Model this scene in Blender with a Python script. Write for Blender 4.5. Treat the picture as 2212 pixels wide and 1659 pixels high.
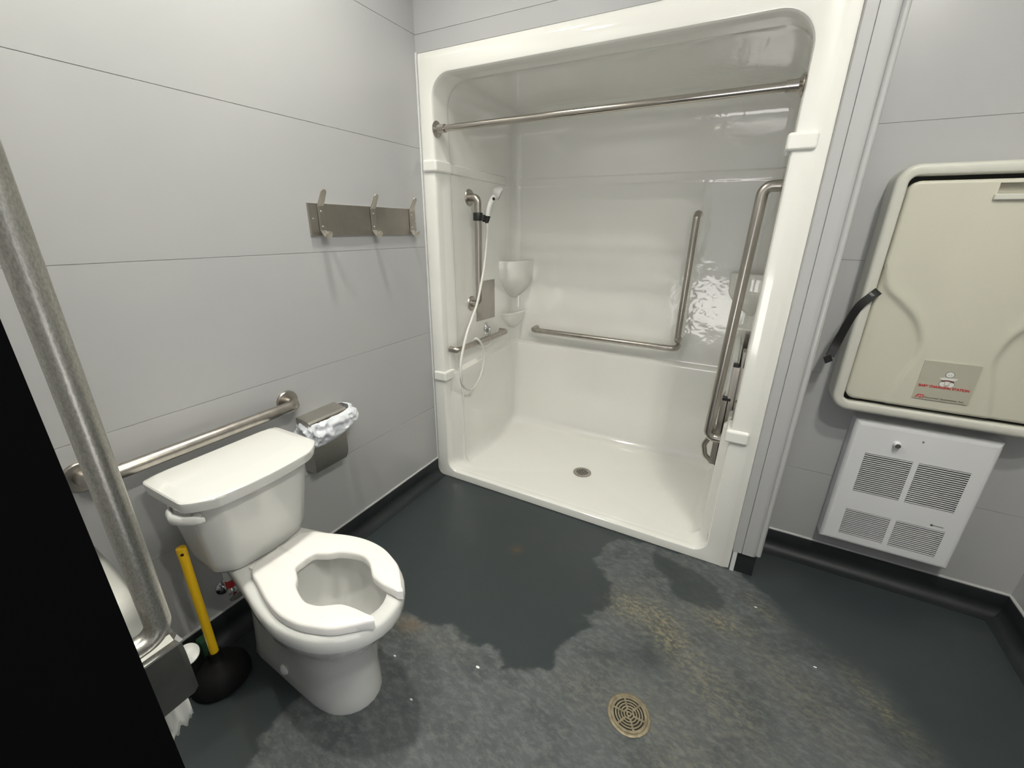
import bpy, bmesh, math, random
from mathutils import Vector, Matrix, noise
PI = math.pi
random.seed(7)
scene = bpy.context.scene
for o in list(bpy.data.objects): bpy.data.objects.remove(o)
COL = scene.collection

# ------------------------------------------------------------------ camera
cam = bpy.data.cameras.new('camera'); camo = bpy.data.objects.new('camera', cam); COL.objects.link(camo)
R0 = ((0.8795171, 0.47571554, 0.01201621), (0.17524381, -0.30031283, -0.93760429), (-0.44242431, 0.82674478, -0.34749647))
camo.matrix_world = Matrix(((R0[0][0], -R0[1][0], -R0[2][0], 0), (R0[0][1], -R0[1][1], -R0[2][1], 0),
                            (R0[0][2], -R0[1][2], -R0[2][2], 1.33), (0, 0, 0, 1)))
cam.sensor_width = 36; cam.lens = 36 * 913.433 / 2212; cam.clip_start = 0.02
scene.camera = camo
# ------------------------------------------------------------------ world (overcast daylight through the doorway)
w = bpy.data.worlds.new('world'); scene.world = w; w.use_nodes = True
w.node_tree.nodes['Background'].inputs[0].default_value = (0.88, 0.92, 1.0, 1)
w.node_tree.nodes['Background'].inputs[1].default_value = 0.5
# ------------------------------------------------------------------ exposure, ceiling lamps
scene.view_settings.view_transform = 'Standard'; scene.view_settings.look = 'None'
scene.view_settings.gamma = 1; scene.view_settings.use_curve_mapping = False
scene.view_settings.exposure = 0.65
CEIL = 2.70
sun = bpy.data.lights.new('sun', 'SUN'); sun.energy = 32; sun.angle = .01; sun.color = (1, .97, .92)
suno = bpy.data.objects.new('sun', sun); COL.objects.link(suno)
suno.rotation_euler = Vector((.12, -.62, -.78)).to_track_quat('-Z', 'Y').to_euler()      # high, behind the building: it lights the ground outside the door
LAMPS = [(-1.06, 0.97, 4.6), (-1.06, 0.40, 4.4), (0.54, 0.64, 8.2), (0.54, 0.20, 8.2)]
for (x, y, e) in LAMPS:
    l = bpy.data.lights.new('ceiling_lamp_light', 'AREA'); l.shape = 'DISK'; l.size = 0.09; l.spread = math.radians(124 if x < 0 else 166)
    l.energy = e; l.color = (1.0, 0.98, 0.87)
    lo = bpy.data.objects.new('ceiling_lamp_light', l); COL.objects.link(lo); lo.location = (x, y, CEIL - 0.04)

# ------------------------------------------------------------------ materials
def mat(name, col, rough=0.5, metal=0.0, coat=0.0, spec=0.5):
    m = bpy.data.materials.new(name); m.use_nodes = True
    b = m.node_tree.nodes['Principled BSDF']
    b.inputs['Base Color'].default_value = (*col, 1); b.inputs['Roughness'].default_value = rough
    b.inputs['Metallic'].default_value = metal; b.inputs['Coat Weight'].default_value = coat
    b.inputs['Coat Roughness'].default_value = 0.05
    b.inputs['Specular IOR Level'].default_value = spec
    return m
def N(m, t, **kw):
    n = m.node_tree.nodes.new(t)
    for k, v in kw.items(): setattr(n, k, v)
    return n
def L(m, a, b): m.node_tree.links.new(a, b)
def bsdf(m): return m.node_tree.nodes['Principled BSDF']
def add_noise(m, scale, c1, c2, stretch=(1, 1, 1), detail=4, rough_rng=None, bump=0.0, bdist=0.002):
    tc = N(m, 'ShaderNodeTexCoord'); mp = N(m, 'ShaderNodeMapping'); nz = N(m, 'ShaderNodeTexNoise')
    mp.inputs['Scale'].default_value = stretch
    nz.inputs['Scale'].default_value = scale; nz.inputs['Detail'].default_value = detail
    L(m, tc.outputs['Object'], mp.inputs['Vector']); L(m, mp.outputs['Vector'], nz.inputs['Vector'])
    if c1:
        r = N(m, 'ShaderNodeValToRGB'); r.color_ramp.elements[0].position = .3; r.color_ramp.elements[1].position = .7
        r.color_ramp.elements[0].color = (*c1, 1); r.color_ramp.elements[1].color = (*c2, 1)
        L(m, nz.outputs['Fac'], r.inputs['Fac']); L(m, r.outputs['Color'], bsdf(m).inputs['Base Color'])
    if rough_rng:
        mr = N(m, 'ShaderNodeMapRange'); mr.inputs['To Min'].default_value = rough_rng[0]; mr.inputs['To Max'].default_value = rough_rng[1]
        L(m, nz.outputs['Fac'], mr.inputs['Value']); L(m, mr.outputs['Result'], bsdf(m).inputs['Roughness'])
    if bump:
        b = N(m, 'ShaderNodeBump'); b.inputs['Strength'].default_value = bump; b.inputs['Distance'].default_value = bdist
        L(m, nz.outputs['Fac'], b.inputs['Height']); L(m, b.outputs['Normal'], bsdf(m).inputs['Normal'])
    return m

M = {}
M['wall'] = add_noise(mat('wall_plank_pvc', (.46, .46, .47), .3), 3, (.448, .452, .462), (.470, .472, .476), bump=.03, bdist=.004)
M['trim'] = mat('white_trim_pvc', (.72, .72, .73), .25)
M['corner'] = mat('corner_strip_pvc', (.49, .49, .495), .12, coat=.3)
M['ceil'] = mat('ceiling_white', (.85, .85, .85), .6)
M['gel'] = add_noise(mat('white_gelcoat', (.85, .85, .81),   .10, coat=.8), 1.6, (.845, .84, .80), (.86, .855, .815))
M['porc'] = mat('white_porcelain', (.71, .71, .685), .07, coat=.5)
M['seat'] = mat('seat_plastic', (.86, .84, .81), .22)
M['steel'] = add_noise(mat('brushed_steel', (.5, .47, .43), .3, 1), 60, (.40, .375, .34), (.52, .485, .44), (1, 1, .1), rough_rng=(.24, .38))
M['steel_d'] = add_noise(mat('dark_stainless', (.4, .38, .34), .33, 1), 9, (.36, .34, .305), (.46, .435, .39), rough_rng=(.25, .4))
M['steel_dd'] = add_noise(mat('grey_stainless', (.2, .2, .19), .3, 1), 9, (.17, .17, .16), (.24, .24, .225), rough_rng=(.25, .4))
M['steel_b'] = add_noise(mat('satin_stainless', (.5, .48, .44), .42, 1), 9, (.47, .45, .41), (.54, .52, .48), rough_rng=(.36, .48))
M['rod'] = mat('polished_rod_steel', (.52, .48, .43), .16, 1)
M['chrome'] = mat('chrome', (.7, .7, .7), .08, 1)
M['pole'] = add_noise(mat('scratched_steel_tube', (.5, .5, .47), .3, 1), 420, (.40, .395, .365), (.60, .59, .55), (1, 1, .45), rough_rng=(.22, .5), bump=.3, bdist=.0006)
M['black'] = mat('black_door_paint', (.0012, .0012, .0016), .9, spec=.05)
M['blk'] = mat('black_plastic', (.012, .012, .012), .35)
M['rubber'] = mat('black_rubber', (.006, .006, .006), .6, spec=.2)
M['cove'] = add_noise(mat('black_cove_vinyl', (.012, .015, .018), .52), 20, (.012, .015, .017), (.017, .021, .024))
M['yellow'] = mat('yellow_plastic', (.88, .54, .01), .35)
M['wplastic'] = mat('white_plastic', (.78, .78, .76), .3)
M['hose'] = mat('white_hose', (.80, .79, .75), .35)
M['bag'] = mat('white_bag_film', (.82, .82, .86), .3)
bsdf(M['bag']).inputs['Subsurface Weight'].default_value = .1
M['beige'] = add_noise(mat('beige_station_plastic', (.6, .59, .5), .45), 900, (.60, .585, .495), (.63, .615, .52), bump=.12, bdist=.0005)
M['beigel'] = mat('pale_frame_plastic', (.64, .635, .575), .4)
M['labelp'] = mat('label_plate', (.46, .445, .37), .3)
M['heat'] = mat('white_enamel_steel', (.78, .785, .81), .33)
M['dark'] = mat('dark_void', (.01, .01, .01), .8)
M['red'] = mat('red_print', (.55, .035, .04), .5)
M['maroon'] = mat('maroon_print', (.13, .015, .02), .5)
M['wprint'] = mat('white_print', (.75, .75, .72), .5)
M['gprint'] = mat('grey_print', (.10, .095, .07), .5)
M['brass'] = add_noise(mat('worn_drain_metal', (.3, .25, .17), .5, .5), 60, (.20, .165, .11), (.34, .295, .20))
M['green'] = mat('green_sponge', (.03, .10, .05), .9)
M['paper'] = mat('toilet_paper', (.75, .76, .74), .9)
M['concrete'] = mat('pale_concrete', (.4, .4, .4), .8)
M['diff'] = mat('lamp_diffuser', (.9, .9, .9), .4)
bsdf(M['diff']).inputs['Emission Color'].default_value = (1, .97, .88, 1)
bsdf(M['diff']).inputs['Emission Strength'].default_value = 9
M['water'] = mat('bowl_water', (.97, .98, .97), .02)
bsdf(M['water']).inputs['Transmission Weight'].default_value = 1
bsdf(M['water']).inputs['IOR'].default_value = 1.33

# gelcoat ripples: mild everywhere
def gel_bump():
    m = M['gel']; tc = N(m, 'ShaderNodeTexCoord'); nz = N(m, 'ShaderNodeTexNoise')
    nz.inputs['Scale'].default_value = 16; nz.inputs['Detail'].default_value = 2
    sx = N(m, 'ShaderNodeSeparateXYZ'); L(m, tc.outputs['Object'], sx.inputs[0]); L(m, tc.outputs['Object'], nz.inputs['Vector'])
    mr = N(m, 'ShaderNodeMapRange'); mr.inputs['From Min'].default_value = -.38; mr.inputs['From Max'].default_value = -.20
    mr.inputs['To Min'].default_value = .03; mr.inputs['To Max'].default_value = .55
    L(m, sx.outputs[0], mr.inputs['Value'])
    mz = N(m, 'ShaderNodeMapRange'); mz.inputs['From Min'].default_value = .62; mz.inputs['From Max'].default_value = .8
    mz.inputs['To Min'].default_value = .05; mz.inputs['To Max'].default_value = 1
    L(m, sx.outputs[2], mz.inputs['Value'])
    my = N(m, 'ShaderNodeMapRange'); my.inputs['From Min'].default_value = 1.9; my.inputs['From Max'].default_value = 2.1
    my.inputs['To Min'].default_value = .06; my.inputs['To Max'].default_value = 1
    L(m, sx.outputs[1], my.inputs['Value'])
    mr2 = N(m, 'ShaderNodeMapRange'); mr2.inputs['From Min'].default_value = -.16; mr2.inputs['From Max'].default_value = -.02
    mr2.inputs['To Min'].default_value = 1; mr2.inputs['To Max'].default_value = .15
    L(m, sx.outputs[0], mr2.inputs['Value'])
    m0 = N(m, 'ShaderNodeMath', operation='MULTIPLY'); L(m, mr.outputs[0], m0.inputs[0]); L(m, mr2.outputs[0], m0.inputs[1])
    mm = N(m, 'ShaderNodeMath', operation='MULTIPLY'); L(m, m0.outputs[0], mm.inputs[0]); L(m, mz.outputs[0], mm.inputs[1])
    m2 = N(m, 'ShaderNodeMath', operation='MULTIPLY'); L(m, mm.outputs[0], m2.inputs[0]); L(m, my.outputs[0], m2.inputs[1])
    b = N(m, 'ShaderNodeBump'); b.inputs['Distance'].default_value = .006
    L(m, m2.outputs[0], b.inputs['Strength']); L(m, nz.outputs['Fac'], b.inputs['Height'])
    L(m, b.outputs['Normal'], bsdf(m).inputs['Normal']); L(m, b.outputs['Normal'], bsdf(m).inputs['Coat Normal'])
gel_bump()

# ------------------------------------------------------------------ helpers
def obj(name, verts, faces, m, parent=None, smooth=False, angle=None, bevel=0, bseg=2):
    me = bpy.data.meshes.new(name); me.from_pydata([tuple(v) for v in verts], [], faces); me.update()
    bm = bmesh.new(); bm.from_mesh(me); bmesh.ops.recalc_face_normals(bm, faces=bm.faces); bm.to_mesh(me); bm.free()
    o = bpy.data.objects.new(name, me); COL.objects.link(o)
    if m: me.materials.append(m)
    finish(o, smooth, angle, bevel, bseg)
    if parent: setpar(o, parent)
    return o
def finish(o, smooth, angle, bevel=0, bseg=2):
    if bevel:
        b = o.modifiers.new('bevel', 'BEVEL'); b.width = bevel; b.segments = bseg; b.limit_method = 'ANGLE'; b.angle_limit = math.radians(30)
    if smooth or angle or bevel:
        for p in o.data.polygons: p.use_smooth = True
        if angle or bevel:
            a = math.radians(angle or 40)
            bm = bmesh.new(); bm.from_mesh(o.data)
            for e in bm.edges:
                e.smooth = not (len(e.link_faces) == 2 and e.calc_face_angle(0) > a)
            bm.to_mesh(o.data); bm.free()
            if bevel:
                for e in o.data.edges: e.use_edge_sharp = False
                b.harden_normals = True
def setpar(o, p):
    o.parent = p; o.matrix_parent_inverse = p.matrix_world.inverted() if p.type != 'EMPTY' else Matrix.Translation(-p.location)
def thing(name, label, cat, loc=(0, 0, 0), group=None):
    e = bpy.data.objects.new(name, None); e.empty_display_size = .05; COL.objects.link(e); e.location = loc
    e['label'] = label; e['category'] = cat
    if group: e['group'] = group
    return e
def tag(o, label, cat, group=None):
    o['label'] = label; o['category'] = cat
    if group: o['group'] = group
    return o
def struct(o): o['kind'] = 'structure'; return o
BOXF = [(0, 1, 3, 2), (4, 6, 7, 5), (0, 4, 5, 1), (2, 3, 7, 6), (0, 2, 6, 4), (1, 5, 7, 3)]
def boxv(x0, x1, y0, y1, z0, z1):
    return [(x, y, z) for x in (x0, x1) for y in (y0, y1) for z in (z0, z1)]
def box(name, x0, x1, y0, y1, z0, z1, m, parent=None, bevel=0, bseg=2):
    return obj(name, boxv(x0, x1, y0, y1, z0, z1), BOXF, m, parent, bevel=bevel, bseg=bseg)
class MB:
    def __init__(s): s.v = []; s.f = []
    def add(s, v, f):
        n = len(s.v); s.v += [tuple(a) for a in v]; s.f += [tuple(i + n for i in q) for q in f]
    def box(s, *a): s.add(boxv(*a), BOXF)
    def obox(s, c, ax, ay, az, hx, hy, hz):
        c = Vector(c); v = [c + ax * hx * i + ay * hy * j + az * hz * k for i in (-1, 1) for j in (-1, 1) for k in (-1, 1)]
        s.add(v, BOXF)
    def build(s, name, m, parent=None, **k): return obj(name, s.v, s.f, m, parent, **k)
def loft(rings, closed=True, cap0=True, cap1=True):
    n = len(rings[0]); v = [p for r in rings for p in r]; f = []
    for i in range(len(rings) - 1):
        for j in range(n if closed else n - 1):
            k = (j + 1) % n
            f.append((i * n + j, i * n + k, (i + 1) * n + k, (i + 1) * n + j))
    if cap0: f.append(tuple(range(n))[::-1])
    if cap1: f.append(tuple((len(rings) - 1) * n + j for j in range(n)))
    return v, f
def fillet(pts, r, seg=8):
    pts = [Vector(p) for p in pts]; out = [pts[0]]
    for i in range(1, len(pts) - 1):
        a, b, c = pts[i - 1], pts[i], pts[i + 1]
        u = (a - b); v = (c - b); lu, lv = u.length, v.length; u.normalize(); v.normalize()
        ang = u.angle(v)
        if ang > PI - .02: out.append(b); continue
        t = min(r / math.tan(ang / 2), lu * .49, lv * .49); rr = t * math.tan(ang / 2)
        p0 = b + u * t; p1 = b + v * t; c0 = b + (u + v).normalized() * (rr / math.sin(ang / 2))
        a0 = p0 - c0; a1 = p1 - c0; tot = a0.angle(a1); axis = a0.cross(a1).normalized()
        for k in range(seg + 1): out.append(c0 + Matrix.Rotation(tot * k / seg, 3, axis) @ a0)
    out.append(pts[-1]); return out
def smooth_path(pts, n=8):
    P = [Vector(p) for p in pts]; P = [2 * P[0] - P[1]] + P + [2 * P[-1] - P[-2]]; out = []
    for i in range(1, len(P) - 2):
        for k in range(n):
            t = k / n; a, b, c, d = P[i - 1:i + 3]
            out.append(.5 * (2 * b + (c - a) * t + (2 * a - 5 * b + 4 * c - d) * t * t + (3 * b - a - 3 * c + d) * t ** 3))
    out.append(P[-2]); return out
def tube_geo(path, r, seg=20, caps=True):
    path = [Vector(p) for p in path]; n = len(path); rings = []
    t0 = (path[1] - path[0]).normalized()
    up = Vector((0, 0, 1)) if abs(t0.z) < .9 else Vector((0, 1, 0))
    nx = t0.cross(up).normalized()
    for i in range(n):
        t = (path[min(i + 1, n - 1)] - path[max(i - 1, 0)]).normalized()
        nx = (nx - t * nx.dot(t)).normalized(); ny = t.cross(nx)
        rr = r[i] if isinstance(r, (list, tuple)) else r
        rings.append([path[i] + (nx * math.cos(2 * PI * k / seg) + ny * math.sin(2 * PI * k / seg)) * rr for k in range(seg)])
    return loft(rings, True, caps, caps)
def tube(name, path, r, m, parent=None, seg=20, caps=True):
    v, f = tube_geo(path, r, seg, caps); return obj(name, v, f, m, parent, angle=50)
def lathe_geo(prof, origin, axis, seg=32):
    axis = Vector(axis).normalized(); o = Vector(origin)
    a = axis.orthogonal().normalized(); b = axis.cross(a)
    rings = [[o + axis * h + (a * math.cos(2 * PI * k / seg) + b * math.sin(2 * PI * k / seg)) * max(r, 1e-5) for k in range(seg)] for (r, h) in prof]
    return loft(rings)
def lathe(name, prof, origin, axis, m, parent=None, seg=32, angle=40):
    v, f = lathe_geo(prof, origin, axis, seg); return obj(name, v, f, m, parent, angle=angle)
def arc(cx, cy, r, a0, a1, n):
    return [(cx + r * math.cos(math.radians(a0 + (a1 - a0) * i / n)), cy + r * math.sin(math.radians(a0 + (a1 - a0) * i / n))) for i in range(n + 1)]
def rrect(x0, x1, y0, y1, r, n=6):
    r = list(r) if isinstance(r, (list, tuple)) else [r] * 4   # bl, br, tr, tl
    return (arc(x0 + r[0], y0 + r[0], r[0], 180, 270, n) + arc(x1 - r[1], y0 + r[1], r[1], 270, 360, n) +
            arc(x1 - r[2], y1 - r[2], r[2], 0, 90, n) + arc(x0 + r[3], y1 - r[3], r[3], 90, 180, n))
def sstep(a, b, x):
    t = min(1, max(0, (x - a) / (b - a))); return t * t * (3 - 2 * t)
def lerp(a, b, t): return a + (b - a) * t

# ------------------------------------------------------------------ dimensions
XL, XR = -1.365, 1.05; YS = 1.6585; YB = 1.902; YF = 0.12
SEAMS = [0.4125 * k for k in range(1, 7)]
# ------------------------------------------------------------------ room shell
def plank_wall(name, p0, p1, nrm, z0, z1, th=.05, seams=SEAMS):
    prof = [(0, z0)]
    for s in seams:
        if z0 + .01 < s < z1 - .01: prof += [(0, s - .0011), (-.0020, s - .0003), (-.0020, s + .0003), (0, s + .0011)]
    prof += [(0, z1), (-th, z1), (-th, z0)]
    n = Vector((nrm[0], nrm[1], 0))
    rings = [[Vector((p[0], p[1], z)) + n * d for (d, z) in prof] for p in (p0, p1)]
    v, f = loft(rings); return struct(obj(name, v, f, M['wall']))
plank_wall('wall_left', (XL, -.0), (XL, 2.6), (1, 0), 0, CEIL)
plank_wall('wall_right', (XR, .0), (XR, YB + .05), (-1, 0), 0, CEIL)
plank_wall('wall_back', (.2, YB), (XR + .05, YB), (0, -1), 0, CEIL)
plank_wall('wall_above_shower', (XL, YS + .009), (.228, YS + .009), (0, -1), 1.9985, CEIL, seams=[2.062, 2.475])
plank_wall('wall_front_left', (XL, YF), (-.66, YF), (0, 1), 0, CEIL, th=.12)
plank_wall('wall_front_right', (.14, YF), (XR, YF), (0, 1), 0, CEIL, th=.12)  # unseen; brought inward so a narrower doorway lets in less outdoor bounce
plank_wall('wall_front_head', (-.66, YF), (.14, YF), (0, 1), 2.1, CEIL, th=.12)
# the wall end beside the shower: slightly proud panel with a rounded outer corner
def stub():
    y = YS
    pts = [(.1485, y + .006), (.152, y - .002), (.179, y - .002), (.1795, y + .003), (.1815, y + .003), (.182, y - .002)]
    pts += [(.214, y - .002)] + [(.214 + .024 * math.sin(math.radians(a)), y + .022 - .024 * math.cos(math.radians(a))) for a in range(0, 91, 10)]
    pts += [(.238, YB + .03), (.1485, YB + .03)]
    rings = [[(px, py, z) for px, py in pts] for z in (.098, CEIL)]
    v, f = loft(rings); struct(obj('wall_shower_end', v, f, M['wall'], angle=35))
    box('trim_1', .152, .167, YS - .001, YS + .08, 0, .1, M['trim'])['kind'] = 'structure'
    struct(obj('baseboard_shower_end', boxv(.1675, .234, YS + .006, YB, 0, .098), BOXF, M['cove']))
stub()
# paler glossy strip, added as the highlight on the wall end's rounded corner
v, f = loft([[(.2385 + .011 * math.cos(t) * .9, YS + .012 + .014 * math.sin(t) - .006, z) for t in [2 * PI * k / 16 for k in range(16)]] for z in (.11, CEIL)])
struct(obj('corner_highlight', v, f, M['corner'], angle=40))
box('trim_3', XL + .0005, -1.3565, YS - .0005, YS + .03, .0, 2.0, M['trim'], bevel=.0015)['kind'] = 'structure'
struct(box('ceiling', XL - .05, XR + .05, -.0, YB + .75, CEIL, CEIL + .05, M['ceil']))
# cove baseboards
def cove(name, p0, p1, nrm, h=.094):
    prof = [(0, h), (.007, h), (.0085, h - .003), (.0085, .045)] + [(.0485 - .04 * math.cos(math.radians(a)), .043 - .04 * math.sin(math.radians(a))) for a in range(0, 91, 10)] + [(.058, .0015), (.058, .0), (0, 0)]
    n = Vector((nrm[0], nrm[1], 0)); q0, q1 = Vector((*p0, 0)), Vector((*p1, 0))
    v, f = loft([[q + n * d + Vector((0, 0, z)) for d, z in prof] for q in (q0, q1)])
    o = struct(obj(name, v, f, M['cove'], angle=35))
    cap = [(0, h), (.0, h + .012), (.004, h + .012), (.0065, h + .003), (.0065, h)]
    return o
cove('baseboard_left', (XL, .12), (XL, YS + .0), (1, 0))
cove('baseboard_back', (.245, YB), (XR, YB), (0, -1))
cove('baseboard_right', (XR, .12), (XR, YB), (-1, 0))
cove('baseboard_front', (.16, YF), (XR, YF), (0, 1))
def capstrip(name, p0, p1, nrm):
    n = Vector((nrm[0], nrm[1], 0)); pr = [(0, .0945), (.0, .102), (.003, .102), (.0065, .098), (.0065, .0945)]
    v, f = loft([[Vector((*q, 0)) + n * d + Vector((0, 0, z)) for d, z in pr] for q in (p0, p1)])
    struct(obj(name, v, f, M['corner']))
capstrip('trim_4', (XL, .12), (XL, YS), (1, 0)); capstrip('trim_5', (.25, YB), (XR, YB), (0, -1)); capstrip('trim_6', (XR, .12), (XR, YB), (-1, 0))

# ------------------------------------------------------------------ floor with a damp patch and dried scuffs
def poly_sd(poly, x, y):
    d = 1e9; ins = False; n = len(poly)
    for i in range(n):
        x1, y1 = poly[i]; x2, y2 = poly[(i + 1) % n]
        ex, ey = x2 - x1, y2 - y1; t = max(0, min(1, ((x - x1) * ex + (y - y1) * ey) / (ex * ex + ey * ey)))
        dd = (x - x1 - ex * t) ** 2 + (y - y1 - ey * t) ** 2
        if dd < d: d = dd
        if (y1 > y) != (y2 > y) and x < (x2 - x1) * (y - y1) / (y2 - y1) + x1: ins = not ins
    return (1 if ins else -1) * math.sqrt(d)
FILM = [(-.90, .845), (-.78, .845), (-.70, .885), (-.649, .874), (-.61, .846), (-.56, .90), (-.503, .895), (-.471, .823), (-.40, .86), (-.321, .923),
        (-.336, .998), (-.30, 1.07), (-.265, 1.129), (-.299, 1.153), (-.238, 1.21), (-.26, 1.347), (-.36, 1.44), (-.343, 1.50), (-.30, 1.62),
        (-.15, 1.66), (0, 1.66), (.195, 1.66), (.30, 1.58), (.42, 1.50), (.55, 1.45), (.64, 1.40), (.74, 1.2), (.86, 1.05), (.8, .5), (.2, .1),
        (-.8, .1), (-.96, .35), (-.98, .6)]
DAMP = [(-.15, 1.61), (-.05, 1.60), (.10, 1.545), (.155, 1.46), (.10, 1.40), (.0, 1.395), (-.06, 1.46), (-.13, 1.53)]
def blob(x, y, cx, cy, rx, ry, ang=0):
    c, s = math.cos(ang), math.sin(ang); dx, dy = x - cx, y - cy
    u = (dx * c + dy * s) / rx; v = (-dx * s + dy * c) / ry
    return math.exp(-(u * u + v * v))
def make_floor():
    x0, x1, y0, y1 = XL, XR, -.3, YB; st = .009
    nx = int((x1 - x0) / st) + 1; ny = int((y1 - y0) / st) + 1
    vs = []; film = []; yel = []; rust = []
    for j in range(ny):
        y = y0 + (y1 - y0) * j / (ny - 1)
        for i in range(nx):
            x = x0 + (x1 - x0) * i / (nx - 1); vs.append((x, y, 0))
            p = Vector((x, y, 0))
            nz = noise.noise(p * 22) * .018 + noise.noise(p * 60) * .011 + noise.noise(p * 8) * .015
            d = poly_sd(FILM, x, y) + nz
            fv = sstep(-.004, .007, d)
            soft = sstep(-.02, .25, d) if x > .2 else 1
            if x > .2: fv *= lerp(1, soft, sstep(.2, .4, x))
            dd = poly_sd(DAMP, x, y) + nz * .8
            fv *= 1 - .85 * sstep(-.004, .006, dd)
            fv *= 1 - .65 * blob(x, y, -.05, 1.10, .10, .06, .5)
            film.append(fv)
            yv = (.9 * blob(x, y, -.17, 1.27, .085, .06) + .9 * blob(x, y, -.03, 1.24, .12, .06, -.9) + .8 * blob(x, y, .13, 1.37, .08, .05)
                  + .8 * blob(x, y, .58, 1.28, .12, .035, -.9) + .3 * blob(x, y, .35, 1.22, .2, .08, -.7) + .4 * blob(x, y, .12, 1.1, .18, .08, -.7)
                  + .28 * blob(x, y, .1, .85, .25, .1, -.6) + .2 * blob(x, y, -.2, .9, .12, .06) + .5 * blob(x, y, .28, 1.5, .08, .03, -.6)
                  + .15 * blob(x, y, -.72, 0.82, .12, .06)) * (.35 + .65 * fv)
            yel.append(min(1, yv))
            rust.append(min(1, .75 * math.exp(-((x + .676) ** 2 + (y - 1.331) ** 2) / .0011) ** 2 + .9 * blob(x, y, -.835, .815, .05, .03, .3) * fv))
    fs = [(j * nx + i, j * nx + i + 1, (j + 1) * nx + i + 1, (j + 1) * nx + i) for j in range(ny - 1) for i in range(nx - 1)]
    me = bpy.data.meshes.new('floor'); me.from_pydata(vs, [], fs); me.update()
    for nm, dat in (('film', film), ('yellow', yel), ('rust', rust)):
        a = me.attributes.new(nm, 'FLOAT', 'POINT'); a.data.foreach_set('value', dat)
    o = bpy.data.objects.new('floor', me); COL.objects.link(o)
    s = o.modifiers.new('slab', 'SOLIDIFY'); s.thickness = .03; s.offset = -1
    m = mat('slate_vinyl_floor', (.05, .06, .065), .4); me.materials.append(m)
    tc = N(m, 'ShaderNodeTexCoord')
    def attr(n): a = N(m, 'ShaderNodeAttribute'); a.attribute_name = n; return a.outputs['Fac']
    def nz(scale, det, st=(1, 1, 1), rot=0, rg=.6):
        mp = N(m, 'ShaderNodeMapping'); mp.inputs['Scale'].default_value = st; mp.inputs['Rotation'].default_value = (0, 0, rot)
        t = N(m, 'ShaderNodeTexNoise'); t.inputs['Scale'].default_value = scale; t.inputs['Detail'].default_value = det; t.inputs['Roughness'].default_value = rg
        L(m, tc.outputs['Object'], mp.inputs['Vector']); L(m, mp.outputs['Vector'], t.inputs['Vector']); return t.outputs['Fac']
    def mr(v, a, b, c=0, d=1):
        r = N(m, 'ShaderNodeMapRange'); r.interpolation_type = 'SMOOTHSTEP'
        for k, q in zip(('From Min', 'From Max', 'To Min', 'To Max'), (a, b, c, d)): r.inputs[k].default_value = q
        L(m, v, r.inputs['Value']); return r.outputs['Result']
    def mul(a, b, op='MULTIPLY'):
        q = N(m, 'ShaderNodeMath', operation=op)
        for i, s_ in enumerate((a, b)):
            if isinstance(s_, (int, float)): q.inputs[i].default_value = s_
            else: L(m, s_, q.inputs[i])
        return q.outputs[0]
    def mix(f, a, b):
        q = N(m, 'ShaderNodeMix', data_type='RGBA'); L(m, f, q.inputs[0])
        for i, s_ in ((6, a), (7, b)):
            if isinstance(s_, tuple): q.inputs[i].default_value = (*s_, 1)
            else: L(m, s_, q.inputs[i])
        return q.outputs[2]
    FC = attr('film'); YC = attr('yellow'); RC = attr('rust')
    base = mix(nz(5, 3), (.030, .042, .048), (.041, .047, .047))
    streak = mr(nz(52, 8, (.5, 1, 1), .75, .74), .44, .66)
    cloud = mr(nz(7, 5), .35, .65)
    c = mix(mul(FC, mul(cloud, .45, 'ADD')), base, (.080, .089, .093))
    c = mix(mul(FC, mul(streak, .42)), c, (.205, .212, .205))
    fine = mr(nz(75, 6, (.55, 1, 1), .75, .72), .46, .60)
    c = mix(mul(YC, mul(fine, .8)), c, (.30, .265, .165))
    c = mix(mul(YC, .16), c, (.15, .135, .09))
    c = mix(mul(RC, mr(nz(60, 4), .3, .7, .25, .6)), c, (.17, .095, .03))
    L(m, c, bsdf(m).inputs['Base Color'])
    L(m, mr(FC, 0, 1, .30, .52), bsdf(m).inputs['Roughness'])
    b = N(m, 'ShaderNodeBump'); b.inputs['Strength'].default_value = .25; b.inputs['Distance'].default_value = .0015
    L(m, mul(nz(150, 3), mul(streak, FC), 'ADD'), b.inputs['Height']); L(m, b.outputs['Normal'], bsdf(m).inputs['Normal'])
    return struct(o)
make_floor()
struct(box('floor_outside', -6, 6, -12, -.302, -.06, -.02, M['concrete']))
struct(box('wall_behind_shower', XL - .04, .30, 2.56, 2.61, 0, CEIL, M['ceil']))
# black door leaf, swung outward, seen edge-on at the left of the view
d = box('door_1', -.62, -.575, -.78, .1115, .01, 2.08, M['black'])
struct(d); tag(d, 'black painted door leaf standing open at the left edge of the view', 'door')

# ------------------------------------------------------------------ ceiling lamps
for i, (x, y, e) in enumerate(LAMPS):
    t = thing('ceiling_lamp', 'round white ceiling lamp ' + ('above the toilet side wall, ' if x < 0 else 'above the heater side, ') + ('nearer the shower' if y > .5 else 'nearer the doorway'), 'ceiling light', (x, y, CEIL), 'round ceiling lamps')
    lathe('housing', [(.0, 0), (.10, 0), (.10, -.03), (.092, -.036), (.085, -.03), (0, -.03)], (x, y, CEIL), (0, 0, 1), M['wplastic'], t)
    v, f = lathe_geo([(.078, -.0305), (.083, -.034), (.078, -.038), (.070, -.036)], (x, y, CEIL), (0, 0, 1))
    obj('diffuser_ring', v, f, M['diff'], t, angle=40)

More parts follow.
